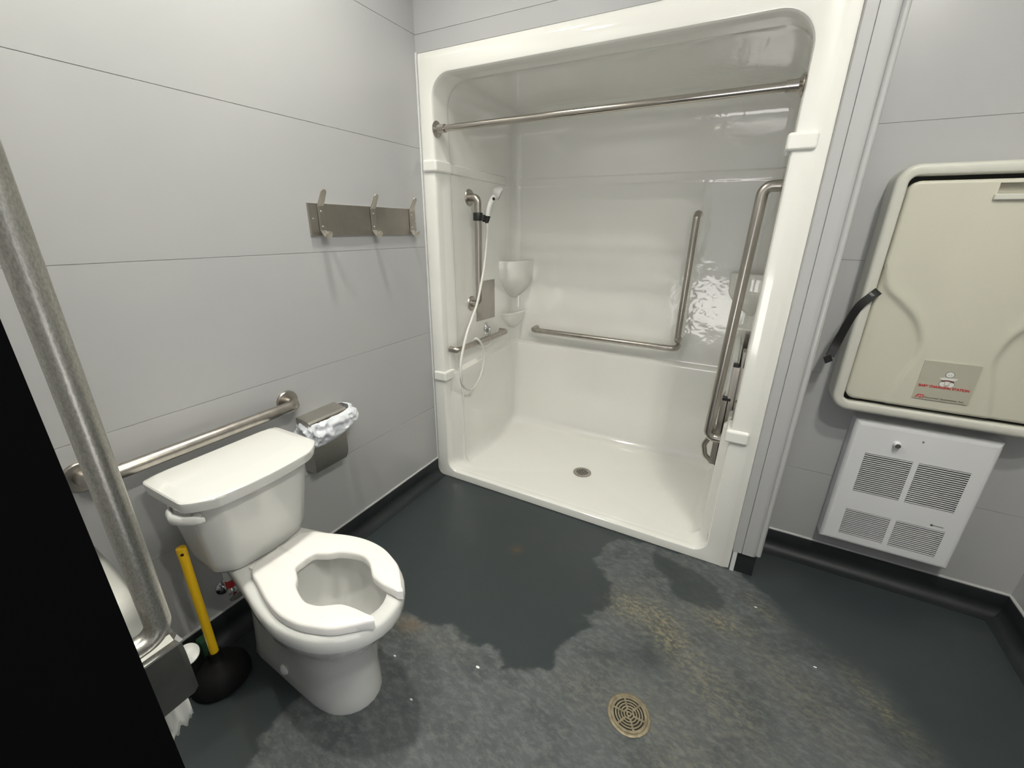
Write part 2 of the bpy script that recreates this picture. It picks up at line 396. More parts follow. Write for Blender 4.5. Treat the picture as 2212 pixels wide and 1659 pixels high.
# ------------------------------------------------------------------ shower stall
ST = thing('shower_stall', 'white moulded one-piece shower stall with low curb, set in the back wall', 'shower', (-.6, 2.05, 0))
FX0, FX1, FZ1 = -1.3555, .148, 2.0; OX0, OX1, OZ0, OZ1 = -1.285, .051, .046, 1.912
def flange():
    inner = rrect(OX0, OX1, OZ0, OZ1, [.06, .06, .10, .085], 10)
    n = len(inner)
    def outer_of(x0, x1, z0, z1):
        out = []
        cx, cz = (OX0 + OX1) / 2, (OZ0 + OZ1) / 2
        k = 11
        segs = [(x0, z0), (x1, z0), (x1, z1), (x0, z1)]
        out = []
        for c in range(4):
            a = [(0, 1), (-1, 0), (0, -1), (1, 0)]
            px, pz = segs[c]
            for i in range(k):
                ix, iz = inner[c * k + i]
                # project towards the outer rectangle corner region
                if c == 0: out.append((px, iz) if i < k // 2 else ((ix, pz) if i > k // 2 else (px, pz)))
                if c == 1: out.append((ix, pz) if i < k // 2 else ((px, iz) if i > k // 2 else (px, pz)))
                if c == 2: out.append((px, iz) if i < k // 2 else ((ix, pz) if i > k // 2 else (px, pz)))
                if c == 3: out.append((ix, pz) if i < k // 2 else ((px, iz) if i > k // 2 else (px, pz)))
        return out
    def grow(d):   # inner contour grown outward by d
        return rrect(OX0 - d, OX1 + d, OZ0 - d, OZ1 + d, [.06 + d, .06 + d, .10 + d, .085 + d], 10)
    y0 = YS
    rings = []
    prof_in = [(0, .05), (0, .012), (.0015, .006), (.005, .0015), (.010, 0)]
    for d, dy in prof_in: rings.append([(x, y0 + dy, z) for x, z in grow(d)])
    bz = 0.0
    rings.append([(x, y0, z) for x, z in outer_of(FX0 + .012, FX1 - .032, 0.004, FZ1 - .03)])
    rings.append([(x, y0 + .003, z) for x, z in outer_of(FX0 + .004, FX1 - .026, 0.0, FZ1 - .02)])
    rings.append([(x, y0 + .012, z) for x, z in outer_of(FX0, FX1, 0.0, FZ1)])
    rings.append([(x, y0 + .05, z) for x, z in outer_of(FX0, FX1, 0.0, FZ1)])
    v, f = loft(rings, True, False, False)
    o = obj('front_flange', v, f, M['gel'], ST, angle=28)
flange()
YBW = 2.495
def xwl(y, z): return -1.280 - .0643 * (y - 1.7835) - (z - .6) * .012     # left chamber wall
def xwr(y, z): return .056 + .03 * (y - 1.7835) + (z - .6) * .004
def u_section(z):
    """one horizontal section of the moulded surround: list of (x, y) from the front left edge round to the front right edge"""
    low = 1 - sstep(.60, .622, z)                      # thicker wall below the ledge
    band = sstep(1.553, 1.562, z) * (1 - sstep(1.597, 1.604, z)) * .010
    taper = (z - .6) * .012
    ins = low * .022 - taper
    dome = 0; rt = .10
    if z > OZ1 - rt: dome = rt - math.sqrt(max(0, rt * rt - (z - (OZ1 - rt)) ** 2))
    cv = .055; bot = 0
    if z < .04 + cv: bot = cv - math.sqrt(max(0, cv * cv - (cv - (z - .04)) ** 2))
    fi = 0
    if z < OZ0 + .06: fi = .06 - math.sqrt(max(0, .0036 - max(0, min(.06, OZ0 + .06 - z)) ** 2))
    if z > OZ1 - .085: fi = .085 - math.sqrt(max(0, .085 ** 2 - (z - (OZ1 - .085)) ** 2))
    XA = lambda y: -1.280 - .0643 * (y - 1.7835) + ins + dome + bot + band * (1 - sstep(2.3, 2.45, y))
    XB = lambda y: .056 + .03 * (y - 1.7835) - ins - dome - bot - band
    yb = YBW - ins * 1.2 - bot - dome * .9 - band * .25
    fl = OX0 + fi; fr = OX1 - fi; rc = .055
    y1, y2, y3, y4, y5 = YS + .045, YS + .085, YS + .106, YS + .113, YS + .125
    pts = [(fl, y1), (max(fl, XA(y2) + .008), y2), (XA(y3) + .009, y3), (XA(y4) + .007, y4), (XA(y5) - .0015, y5), (XA(YS + .16), YS + .16)]
    ys0 = YS + .16
    for k in range(1, 9): y = lerp(ys0, yb - rc, k / 8); pts.append((XA(y), y))
    xl, xr = XA(yb - rc), XB(yb - rc)
    pts += [(xl + rc - rc * math.cos(math.radians(a)), yb - rc + rc * math.sin(math.radians(a))) for a in range(10, 91, 10)]
    for k in range(1, 12): pts.append((lerp(xl + rc, xr - rc, k / 12), yb))
    pts += [(xr - rc + rc * math.sin(math.radians(a)), yb - rc + rc * math.cos(math.radians(a))) for a in range(0, 90, 10)]
    for k in range(8): y = lerp(yb - rc, ys0, k / 8); pts.append((XB(y), y))
    pts += [(XB(YS + .16), YS + .16), (XB(y5) + .0015, y5), (XB(y4) - .007, y4), (XB(y3) - .009, y3), (min(fr, XB(y2) - .008), y2), (fr, y1)]
    return pts
def surround():
    zs = [.0405, .043, .048, .055, .064, .075, .09, .12, .2, .3, .4, .5, .575, .598, .602, .608, .614, .62, .626, .65, .8, .95, 1.1, 1.25, 1.4, 1.5, 1.55, 1.555, 1.56, 1.565, 1.58, 1.595, 1.599, 1.603, 1.608, 1.65, 1.72, 1.79]
    zs += [OZ1 - .10 + .10 * math.sin(math.radians(a)) for a in range(5, 90, 6)] + [OZ1 - .0003]
    rings = [[(x, y, z) for x, y in u_section(z)] for z in zs]
    v, f = loft(rings, False, False, False)
    # roof: rows between mirrored points of the top section, the chamber part domed a little above the throat
    n = len(rings[0]); base = (len(rings) - 1) * n; nl = 6 + 8 + 9; rows = []
    for i in range(nl):
        a, b = rings[-1][i], rings[-1][n - 1 - i]; row = [base + i]
        h = .018 * sstep(YS + .106, YS + .150, a[1]) * (1 - sstep(YBW - .12, YBW - .05, a[1]))
        for k in range(1, 12):
            if i == nl - 1: row.append(base + i + k)
            else: u = k / 12; v.append((lerp(a[0], b[0], u), a[1], a[2] + h * min(1, 6 * min(u, 1 - u)))); row.append(len(v) - 1)
        row.append(base + n - 1 - i); rows.append(row)
    for r0, r1 in zip(rows, rows[1:]):
        for k in range(12): f.append((r0[k], r0[k + 1], r1[k + 1], r1[k]))
    o = obj('surround', v, f, M['gel'], ST, angle=25)
surround()
def pan():
    sec = u_section(.0405)
    ring0 = [(x, y, .0405) for x, y in sec]
    n = len(ring0); cx, cy = -.626, 2.03
    # front closing edge sampled along the curb
    front = [(lerp(ring0[-1][0], ring0[0][0], k / 40), YS + .045, .0405) for k in range(1, 40)]
    loop = ring0 + front
    rings = []
    for t, z in ((0, .0405), (.10, .038), (.5, .031), (.86, .0255), (.93, .0245)):
        r = []
        for (x, y, zz) in loop:
            a = math.atan2(y - cy, x - cx); rx, ry = cx + .055 * math.cos(a), cy + .055 * math.sin(a)
            r.append((lerp(x, rx, t / .93), lerp(y, ry, t / .93), z))
        rings.append(r)
    v, f = loft(rings, True, False, True)
    o = obj('shower_pan', v, f, M['gel'], ST, smooth=True)
    # curb: rounded threshold between flange and pan
    prof = [(YS + .0115, .0458), (YS + .02, .0468), (YS + .032, .046), (YS + .045, .0405), (YS + .045, .03), (YS + .0115, .03)]
    v, f = loft([[(x, y, z) for y, z in prof] for x in (OX0 + .03, OX1 - .03)])
    obj('curb', v, f, M['gel'], ST, smooth=False, angle=60)
    # drain strainer with square grid of holes
    c = (cx, cy, .0255)
    dr = lathe('drain_strainer', [(0, 0), (.049, 0), (.051, .0005), (.0505, .0022), (.046, .003), (0, .003)], c, (0, 0, 1), M['steel'], ST)
    h = MB()
    for i in range(-3, 4):
        for j in range(-3, 4):
            if math.hypot(i, j) < 3.3 and not (abs(i) == 3 and j == 0 and False):
                hx, hy = cx + i * .0095, cy + j * .0095
                h.box(hx - .0032, hx + .0032, hy - .0032, hy + .0032, .0284, .02875)
    setpar(h.build('hole_grid', M['dark']), dr)
pan()
for nm, x0, x1 in (('left', FX0 + .008, OX0 + .014), ('right', OX1 - .016, FX1 - .032)):
    for z0, z1 in ((.575, .623), (1.556, 1.602)):
        b = box('band', x0, x1, YS - .011, YS + .104, z0 - .002, z1 + .002, M['gel'], ST, bevel=.0105, bseg=5)
def corner_shelf(sx, ztop, R, LY, drop, taper):
    xw = xwl(2.43, ztop) - .004 if sx > 0 else xwr(2.43, ztop) + .004; yw = YBW + .010
    def ring(k, z, n=16):
        # k scales the footprint; R along the back wall, LY along the side wall
        return [(xw + sx * R * k * max(0, math.cos(a)) ** .7, yw - LY * k * max(0, math.sin(a)) ** .7, z) for a in [PI / 2 * i / n for i in range(n + 1)]] + [(xw, yw, z)]
    rings = [ring(.12, ztop - .010), ring(.5, ztop - .010), ring(.80, ztop - .008), ring(.90, ztop - .001), ring(.95, ztop), ring(.99, ztop - .003), ring(1, ztop - .010), ring(.995, ztop - drop * .5), ring(.97, ztop - drop)]
    for k in range(1, 11):
        t = k / 10; rings.append(ring(.97 * (1 - t ** 1.9) + .01, ztop - drop - taper * t))
    v, f = loft(rings)
    obj('corner_shelf', v, f, M['gel'], ST, angle=50)
corner_shelf(1, 1.14, .140, .225, .085, .17); corner_shelf(1, .82, .085, .195, .015, .12)
corner_shelf(-1, 1.13, .155, .10, .08, .15); corner_shelf(-1, .86, .11, .08, .015, .10)

# ------------------------------------------------------------------ shower rod
t = thing('shower_rod', 'straight polished steel shower curtain rod spanning the stall opening', 'curtain rod', (-.6, 1.69, 1.73))
YR, ZR = 1.682, 1.722
ZR2 = 1.730
tube('rod', [(-1.282, YR, ZR), (.047, YR, ZR2)], .0127, M['rod'], t, seg=24)
for s, xx, zz in ((1, -1.2840, ZR), (-1, .0495, ZR2)):
    lathe('end_flange', [(0, 0), (.031, 0), (.032, .003), (.026, .007), (.018, .012), (.0165, .03), (.0165, .045), (.0127, .045), (0, .045)], (xx, YR, zz), (s, 0, 0), M['rod'], t)

# ------------------------------------------------------------------ grab bars
def grab_bar(a, b, nrm, off, label, r=.019, flr=.040, m='steel', fil=.055, group='stainless grab bars', ends=(1, 1)):
    a, b, n = Vector(a), Vector(b), Vector(nrm)
    t = thing('grab_bar', label, 'grab bar', a, group)
    p = fillet([a, a + n * off, b + n * off, b], fil, 10)
    tube('rail', p, r, M[m], t, seg=28)
    for q, e in ((a, ends[0]), (b, ends[1])):
        if e: lathe('wall_flange', [(0, .0), (flr, .0), (flr, .004), (flr * .92, .0085), (flr * .62, .010), (r + .001, .010), (0, .010)], q, n, M[m], t, seg=36)
    return t
grab_bar((XL, .848, .737), (XL, .290, .737), (1, 0, 0), .055, 'steel grab bar on the grey wall behind the toilet tank', group='stainless grab bars')
grab_bar((xwl(1.944, 1.47), 1.944, 1.468), (xwl(1.935, .94), 1.935, .938), (1, 0, 0), .053, 'vertical steel grab bar holding the white hand shower', r=.0180)
grab_bar((xwl(1.70, .72) + .004, 1.701, .738), (xwl(2.28, .715), 2.281, .716), (1, 0, 0), .046, 'short steel grab bar low on the left shower wall under the valve', r=.0165, fil=.03, ends=(0, 0))
grab_bar((-1.155, YBW, .712), (-.272, YBW, .710), (0, -1, 0), .075, 'long horizontal steel grab bar on the back wall of the shower', r=.0165, fil=.035, ends=(0, 0))
grab_bar((-.268, YBW + .008, 1.405), (-.272, YBW + .002, .752), (0, -1, 0), .075, 'upright steel grab bar on the back wall of the shower', r=.0165, fil=.03, ends=(0, 0))
grab_bar((xwr(1.80, 1.47), 1.80, 1.472), (xwr(1.80, .515) - .022, 1.80, .515), (-1, 0, 0), .060, 'long upright steel grab bar on the right shower wall beside the folded seat', fil=.06)
# near pole: vertical bar on the front wall left of the view
grab_bar((-.800, YF, 1.60), (-.800, YF, .650), (0, 1, 0), .072, 'upright worn steel bar close to the camera beside the black door', m='pole', fil=.03)

# ------------------------------------------------------------------ valve plate, elbow, hand shower
pl = thing('access_plate', 'square stainless cover plate on the left shower wall', 'cover plate', (-1.30, 2.1, .94))
PC = ((1.988, .828), (2.209, .816), (2.213, 1.040), (1.997, 1.046))
v = [(xwl(y, z) + k, y, z) for k in (.0002, .0028) for (y, z) in PC]
obj('plate', v, [(0, 3, 2, 1), (4, 5, 6, 7), (0, 1, 5, 4), (1, 2, 6, 5), (2, 3, 7, 6), (3, 0, 4, 7)], M['steel_d'], pl)
for (yy, zz) in ((2.01, 1.03), (2.20, 1.025), (2.196, .832), (2.003, .843)):
    lathe('screw', [(0, 0), (.004, 0), (.003, .0015), (0, .0018)], (xwl(yy, zz) + .0026, yy, zz), (1, 0, 0), M['steel'], pl, seg=12)
OXO = xwl(2.09, .77)
el = thing('hose_outlet', 'small chrome water outlet elbow above the short left grab bar', 'water outlet', (OXO, 2.09, .765))
v, f = lathe_geo([(0, 0), (.026, 0), (.027, .003), (.020, .016), (.010, .024), (0, .026)], (OXO, 2.093, .768), (1, 0, 0), 28)
v = [(a, b, .768 + (c - .768) * 1.35) for a, b, c in v]
obj('escutcheon', v, f, M['chrome'], el, angle=50)
tube('elbow', smooth_path([(OXO + .012, 2.092, .775), (OXO + .028, 2.09, .770), (OXO + .033, 2.086, .750), (OXO + .033, 2.082, .715)], 5), .0095, M['chrome'], el)
lathe('nut', [(0, 0), (.0125, 0), (.0125, .018), (0, .018)], (OXO + .033, 2.083, .718), (0, 0, 1), M['chrome'], el, seg=6)
hs = thing('hand_shower', 'white hand shower clipped to a black holder on the vertical bar with looping white hose', 'hand shower', (-1.24, 1.95, 1.4))
BX = xwl(1.94, 1.38) + .053; BYY = 1.942
lathe('clamp', [(.0182, -.019), (.0235, -.019), (.025, -.016), (.025, .016), (.0235, .019), (.0182, .019)], (BX, BYY, 1.378), (0, 0, 1), M['blk'], hs)
c = MB(); c.box(BX - .012, BX + .012, BYY + .019, BYY + .055, 1.364, 1.389); c.box(BX - .004, BX + .014, BYY + .045, BYY + .070, 1.354, 1.374)
c.build('clamp_arm', M['blk'], hs, bevel=.003)
CY = 2.014; CX = BX + .010
v, f = lathe_geo([(0, -.018), (.0105, -.018), (.0135, .006), (.0165, .012), (.0165, .016), (.011, .016), (0, .010)], (CX, CY, 1.366), (0, .12, 1), 24)
obj('cradle', v, f, M['blk'], hs, angle=40)
hp = smooth_path([(CX, CY, 1.348), (CX + .001, CY + .006, 1.40), (CX + .004, CY + .026, 1.445), (CX + .006, CY + .060, 1.478)], 6)
tube('handle', hp, [lerp(.0115, .0145, i / (len(hp) - 1)) for i in range(len(hp))], M['wplastic'], hs)
hd = Vector((CX + .008, CY + .088, 1.498)); ax = Vector((.78, .42, -.45)).normalized()
v, f = lathe_geo([(0, -.026), (.014, -.024), (.025, -.014), (.033, .0), (.0355, .010), (.0345, .016), (.030, .019), (0, .019)], hd, ax, 30)
ho = obj('spray_head', v, f, M['wplastic'], hs, angle=50)
v, f = lathe_geo([(0, .0), (.025, .0), (.023, .003), (.012, .004), (0, .002)], hd + ax * .0185, ax, 24)
setpar(obj('spray_face', v, f, mat('grey_spray_face', (.45, .45, .44), .4), None), ho)
lathe('pause_button', [(0, 0), (.008, 0), (.007, .004), (0, .005)], hp[-4] + Vector((.012, -.006, .004)), (.8, -.4, .2), M['blk'], hs, seg=16)
hpts = [(CX, CY, 1.348), (-1.236, 2.005, 1.26), (-1.225, 1.955, 1.12), (-1.215, 1.878, .966), (-1.205, 1.80, .88), (-1.20, 1.745, .815), (-1.195, 1.685, .70), (-1.195, 1.675, .61), (-1.205, 1.71, .545),
        (-1.212, 1.79, .498), (-1.215, 1.865, .520), (-1.215, 1.912, .575), (-1.213, 1.930, .64), (-1.212, 1.915, .71), (-1.219, 1.893, .748), (-1.240, 1.893, .757), (-1.262, 1.905, .735), (-1.278, 1.95, .698), (-1.276, 2.02, .672), (-1.266, 2.075, .680), (OXO + .033, 2.083, .716)]
tube('hose', smooth_path(hpts, 8), .0062, M['hose'], hs, seg=14)

# ------------------------------------------------------------------ folded shower seat on the right wall
fs = thing('folding_shower_seat', 'folded-up steel framed shower seat on the right shower wall', 'shower seat', (.05, 2.1, .5))
def tb(name, pts, r=.0125, fl=.03, m='steel'): return tube(name, fillet(pts, fl, 8), r, M[m], fs, seg=18)
m_ = MB(); m_.box(.020, .046, 1.90, 1.905, .335, .80); m_.box(.020, .046, 1.900, 1.932, .335, .345)
m_.box(-.001, .027, 1.9, 1.93, .338, .655)
m_.build('side_channel', M['steel'], fs, bevel=.0015)
box('seat_board', .010, .034, 1.93, 2.38, .42, .83, M['wplastic'], fs, bevel=.006)
box('end_cap', .018, .040, 1.895, 1.93, .800, .812, M['blk'], fs, bevel=.002)
box('stop_pad', .002, .034, 1.896, 1.93, .648, .660, M['blk'], fs, bevel=.002)
box('wall_plate', .044, .060, 1.93, 2.0, .32, .86, M['steel_d'], fs, bevel=.002)
box('wall_plate', .046, .070, 2.3, 2.36, .32, .86, M['steel_d'], fs, bevel=.002)
tb('upright', [(.029, 1.915, .655), (.034, 1.915, .80)], .011)
tb('support_leg', [(.02, 2.0, .66), (-.022, 2.0, .56), (-.022, 2.0, .50), (.012, 2.0, .44)], .0105, .03)
tb('support_leg', [(-.004, 1.91, .50), (-.036, 1.91, .42), (-.024, 1.91, .37), (.008, 1.91, .345)], .0115, .025)
tb('hinge_rod', [(.04, 1.93, .35), (.04, 2.36, .35)], .009, .01, 'steel_d')

# ------------------------------------------------------------------ coat rack
cr = thing('coat_hook_rack', 'stainless strip with three coat hooks on the grey left wall', 'coat rack', (XL, 1.32, 1.345))
box('back_plate', XL + .0005, XL + .009, 1.043, 1.592, 1.293, 1.400, M['steel_d'], cr, bevel=.0008)
def hook(y):
    X0 = XL + .0095; w = .0125
    path = [(X0 + .031, 1.4445), (X0 + .028, 1.4385), (X0 + .009, 1.403), (X0 + .001, 1.392), (X0 + .001, 1.312), (X0 + .006, 1.306), (X0 + .022, 1.287), (X0 + .026, 1.287), (X0 + .036, 1.301), (X0 + .039, 1.309)]
    ws = [w * .45, w * .9, w, w, w, w, w, w, w * .9, w * .4]; th = .0022
    rings = []
    for i, (x, z) in enumerate(path):
        a = path[max(0, i - 1)]; b = path[min(len(path) - 1, i + 1)]
        tx, tz = b[0] - a[0], b[1] - a[1]; l = math.hypot(tx, tz); nx_, nz_ = -tz / l, tx / l
        rings.append([(x, y - ws[i], z), (x, y + ws[i], z), (x + nx_ * th, y + ws[i], z + nz_ * th), (x + nx_ * th, y - ws[i], z + nz_ * th)])
    v, f = loft(rings); h = obj('hook', v, f, M['steel'], cr, angle=25)
    for zz in (1.375, 1.325):
        v, f = lathe_geo([(0, 0), (.0042, 0), (.0035, .002), (0, .003)], (X0 + .0025, y, zz), (1, 0, 0), 12)
        setpar(obj('screw', v, f, M['chrome'], None, smooth=True), h)
for y in (1.090, 1.335, 1.562): hook(y)
for y in (1.056, 1.585): lathe('plate_screw', [(0, 0), (.0035, 0), (.003, .0015), (0, .002)], (XL + .009, y, 1.35), (1, 0, 0), M['chrome'], cr, seg=12)

# ------------------------------------------------------------------ sanitary bin and its liner
sb = thing('sanitary_bin', 'small stainless waste receptacle with hinged lid on the wall right of the toilet tank', 'waste bin', (XL, .95, .43))
def taper_box(name, secs, m, parent, bevel=.003):
    v, f = loft([[(x0, y0, z), (x1, y0 + s, z), (x1, y1 - s, z), (x0, y1, z)] for (x0, x1, y0, y1, z, s) in secs])
    return obj(name, v, f, m, parent, bevel=bevel)
taper_box('body', [(XL + .001, XL + .052, .872, 1.034, .437, .008), (XL + .001, XL + .064, .872, 1.034, .475, .004), (XL + .001, XL + .064, .872, 1.034, .632, .004)], M['steel_b'], sb)
def bin_lid():
    rings = []
    for y, sc in ((.868, 1), (1.038, 1)):
        rings.append([(XL + .001, y, .636), (XL + .071, y, .634), (XL + .073, y, .652), (XL + .066, y, .6585), (XL + .03, y, .664), (XL + .001, y, .666)])
    v, f = loft(rings); obj('lid', v, f, M['steel_b'], sb, bevel=.002)
bin_lid()
def liner():
    n = 180; rings = []
    def ridge(q): return 1 - abs(noise.noise(q)) * 2.2
    for k in range(23):
        t = k / 22; r = []
        for i in range(n):
            a = 2 * PI * i / n
            cx_, cy_ = XL + .036, .962
            ca, sa = math.cos(a), math.sin(a); e = .5
            bx = (abs(ca) ** e) * (1 if ca > 0 else -1); by = (abs(sa) ** e) * (1 if sa > 0 else -1)
            bulge = math.sin(PI * min(1, .04 + t * .93)) ** .55
            hx = .034 + .024 * bulge; hy = .087 + (.036 if sa > 0 else .018) * bulge
            q = Vector((ca * 1.6, by * 2.6, t * 1.9 + 7))
            cr_ = (ridge(q * 1.1) * .010 + ridge(q * 2.6 + Vector((3, 1, 0))) * .0045 - .006) * bulge
            z = .648 - t * (.098 - .030 * sstep(-.4, 1, sa)) + .006 * noise.noise(Vector((ca * 2, sa * 3, 5))) * t + .012 * max(0, sa)
            x = max(cx_ + bx * hx + ca * cr_ * 1.6, XL + .002)
            r.append((x, cy_ + by * hy + sa * cr_ * 1.6, z + cr_ * .6 * math.sin(t * 9)))
        rings.append(r)
    v, f = loft(rings, True, False, False)
    o = obj('bin_liner', v, f, M['bag'], None, angle=60)
    s = o.modifiers.new('film', 'SOLIDIFY'); s.thickness = .0008
    tag(o, 'crumpled white plastic bag folded over the rim of the wall waste receptacle', 'bin bag')
liner()

# ------------------------------------------------------------------ toilet
YC = .567
TO = thing('toilet', 'white two-piece toilet with open-front seat and high tank against the left wall', 'toilet', (-.95, YC, 0))
def half_outline(pts, n):
    """resample a half outline [(x, v)] to n points"""
    P = smooth_path([(a, b, 0) for a, b in pts], 10); d = [0]
    for i in range(1, len(P)): d.append(d[-1] + (P[i] - P[i - 1]).length)
    out = []; j = 0
    for k in range(n):
        s = d[-1] * k / (n - 1)
        while j < len(d) - 2 and d[j + 1] < s: j += 1
        t = (s - d[j]) / max(1e-9, d[j + 1] - d[j]); q = P[j].lerp(P[j + 1], max(0, min(1, t))); out.append((q.x, q.y))
    return out
def egg(xb, xf, w, wb, xw, n=26):
    """half outline from back centre to front centre: back width wb, max width w at xw"""
    Lf = xf - xw
    pts = [(xb, 0), (xb, wb * .6), (xb + .012, wb * .96), (xb + .04, wb), (lerp(xb, xw, .45), lerp(wb, w, .42)), (lerp(xb, xw, .75), lerp(wb, w, .85)), (xw, w)]
    pts += [(xw + Lf * math.sin(math.radians(a)), w * math.cos(math.radians(a))) for a in (25, 45, 62, 77)] + [(xf, 0)]
    return half_outline(pts, n)
def full(h, z, yc=YC): return [(x, yc + v, z) for x, v in h] + [(x, yc - v, z) for x, v in h[-2:0:-1]]
def bowl():
    S = [  # z, xb, xf, w, wb, xw
        (0, -1.222, -.757, .097, .082, -.88), (.010, -1.222, -.755, .098, .083, -.88), (.05, -1.214, -.757, .095, .080, -.89), (.12, -1.205, -.757, .096, .078, -.90),
        (.18, -1.200, -.748, .102, .077, -.90), (.225, -1.200, -.738, .109, .077, -.90), (.262, -1.204, -.722, .121, .079, -.895), (.295, -1.210, -.700, .140, .085, -.885),
        (.322, -1.218, -.670, .156, .092, -.875), (.342, -1.225, -.656, .160, .098, -.87), (.352, -1.226, -.648, .164, .101, -.87), (.358, -1.227, -.645, .166, .103, -.87), (.375, -1.228, -.643, .167, .104, -.87),
        (.392, -1.228, -.644, .166, .104, -.87), (.399, -1.226, -.648, .162, .101, -.87), (.402, -1.222, -.654, .156, .097, -.87)]
    rings = [full(egg(*s[1:]), s[0]) for s in S]
    # rim top into the basin
    I = [(.402, -.985, -.685, .118, .085, -.87), (.396, -.982, -.690, .113, .08, -.87), (.385, -.982, -.690, .112, .08, -.87), (.36, -.985, -.690, .115, .083, -.87),
         (.32, -.98, -.70, .110, .08, -.87), (.28, -.97, -.725, .098, .07, -.875), (.245, -.955, -.765, .078, .055, -.88), (.225, -.94, -.80, .06, .045, -.885), (.21, -.93, -.83, .04, .035, -.89), (.20, -.925, -.85, .028, .025, -.89)]
    rings += [full(egg(*s[1:]), s[0]) for s in I]
    v, f = loft(rings)
    o = obj('bowl', v, f, M['porc'], TO, angle=60)
    # deck and trapway bulge on the side
    for s in (1, -1):
        v, f = lathe_geo([(0, 0), (.019, 0), (.019, .004), (.015, .012), (.008, .016), (0, .017)], (-1.035, YC + s * .082, .048), (0, s, .25), 20)
        obj('bolt_cap', v, f, M['wplastic'], TO, smooth=True)
    # water
    h = egg(-.945, -.775, .068, .05, -.88); v, f = loft([full(h, .228), full(h, .2305)])
    setpar(obj('water', v, f, M['water'], None), TO)
bowl()
def seat():
    X0 = -1.09
    outer = [(.0, 0), (.0, .060), (.008, .082), (.03, .100), (.08, .116), (.16, .140), (.22, .150), (.28, .147), (.33, .132), (.37, .114), (.41, .080), (.432, .060), (.4435, .0535), (.4435, .0500)]
    inner = [(.431, .0425), (.40, .0432), (.37, .0445), (.333, .052), (.309, .068), (.285, .084), (.25, .092), (.215, .085), (.18, .070), (.160, .052), (.140, .040), (.122, .030), (.118, .016), (.119, 0)]
    ho = half_outline(outer, 60); hi = half_outline(inner, 60)
    loop = [(X0 + u, v) for u, v in ho + hi]
    rings = []
    cx_ = lambda u, v, d: (u, v)
    def prof(mm, s):
        out = []
        n = len(mm)
        for i, (x, v) in enumerate(mm):
            a = mm[max(0, i - 1)]; b = mm[min(n - 1, i + 1)]
            tx, tv = b[0] - a[0], b[1] - a[1]; l = math.hypot(tx, tv) or 1
            nx_, nv = -tv / l, tx / l
            if i in (0, n - 1): nx_, nv = (-1 if i == 0 else 1) * 0 , 0; 
            q = s * min(1, abs(i - 59.5) / 9)
            out.append((x + nx_ * q, v + nv * q if 0 < i < n - 1 else v))
        return out
    levels = [(.405, -.004), (.407, 0), (.421, 0), (.4255, -.0025), (.4275, -.007)]
    rr = []
    for z, s in levels:
        h = prof(loop, s)
        lp = [(x, YC + v) for x, v in h]; rp = [(x, YC - v) for x, v in h[::-1]]
        ring = []
        for (x, y) in lp + rp[1:-1]:
            u = x - X0
            dz = .006 * (1 - sstep(.03, .16, u)) * -1 + .0
            ring.append((x, y, z + (dz + .004 if z > .41 else 0)))
        rr.append(ring)
    # faces between levels
    n = len(rr[0]); v = [p for r in rr for p in r]; f = []
    for i in range(len(rr) - 1):
        for j in range(n):
            k = (j + 1) % n; f.append((i * n + j, i * n + k, (i + 1) * n + k, (i + 1) * n + j))
    m1 = len(ho)
    # top and bottom caps as strips between matched outer and inner samples (left and right halves)
    N2 = len(loop)
    for base in (0, (len(rr) - 1) * n):
        for j in range(m1 - 1):
            a, b = j, j + 1; c_, d_ = N2 - 1 - j, N2 - 2 - j
            f.append((base + a, base + b, base + d_, base + c_))
            def R(i): return 0 if i == 0 else (N2 - 1 if i == N2 - 1 else n - i)
            f.append((base + R(a), base + R(b), base + R(d_), base + R(c_)))
    o = obj('seat', v, f, M['seat'], TO)
    bm = bmesh.new(); bm.from_mesh(o.data); bmesh.ops.remove_doubles(bm, verts=bm.verts, dist=1e-5); bmesh.ops.recalc_face_normals(bm, faces=bm.faces)
    bm.to_mesh(o.data); bm.free(); finish(o, False, 45)
    for s in (-.07, .07):
        c = box('hinge', -1.104, -1.080, YC + s - .014, YC + s + .014, .400, .412, M['seat'], TO, bevel=.003)
seat()
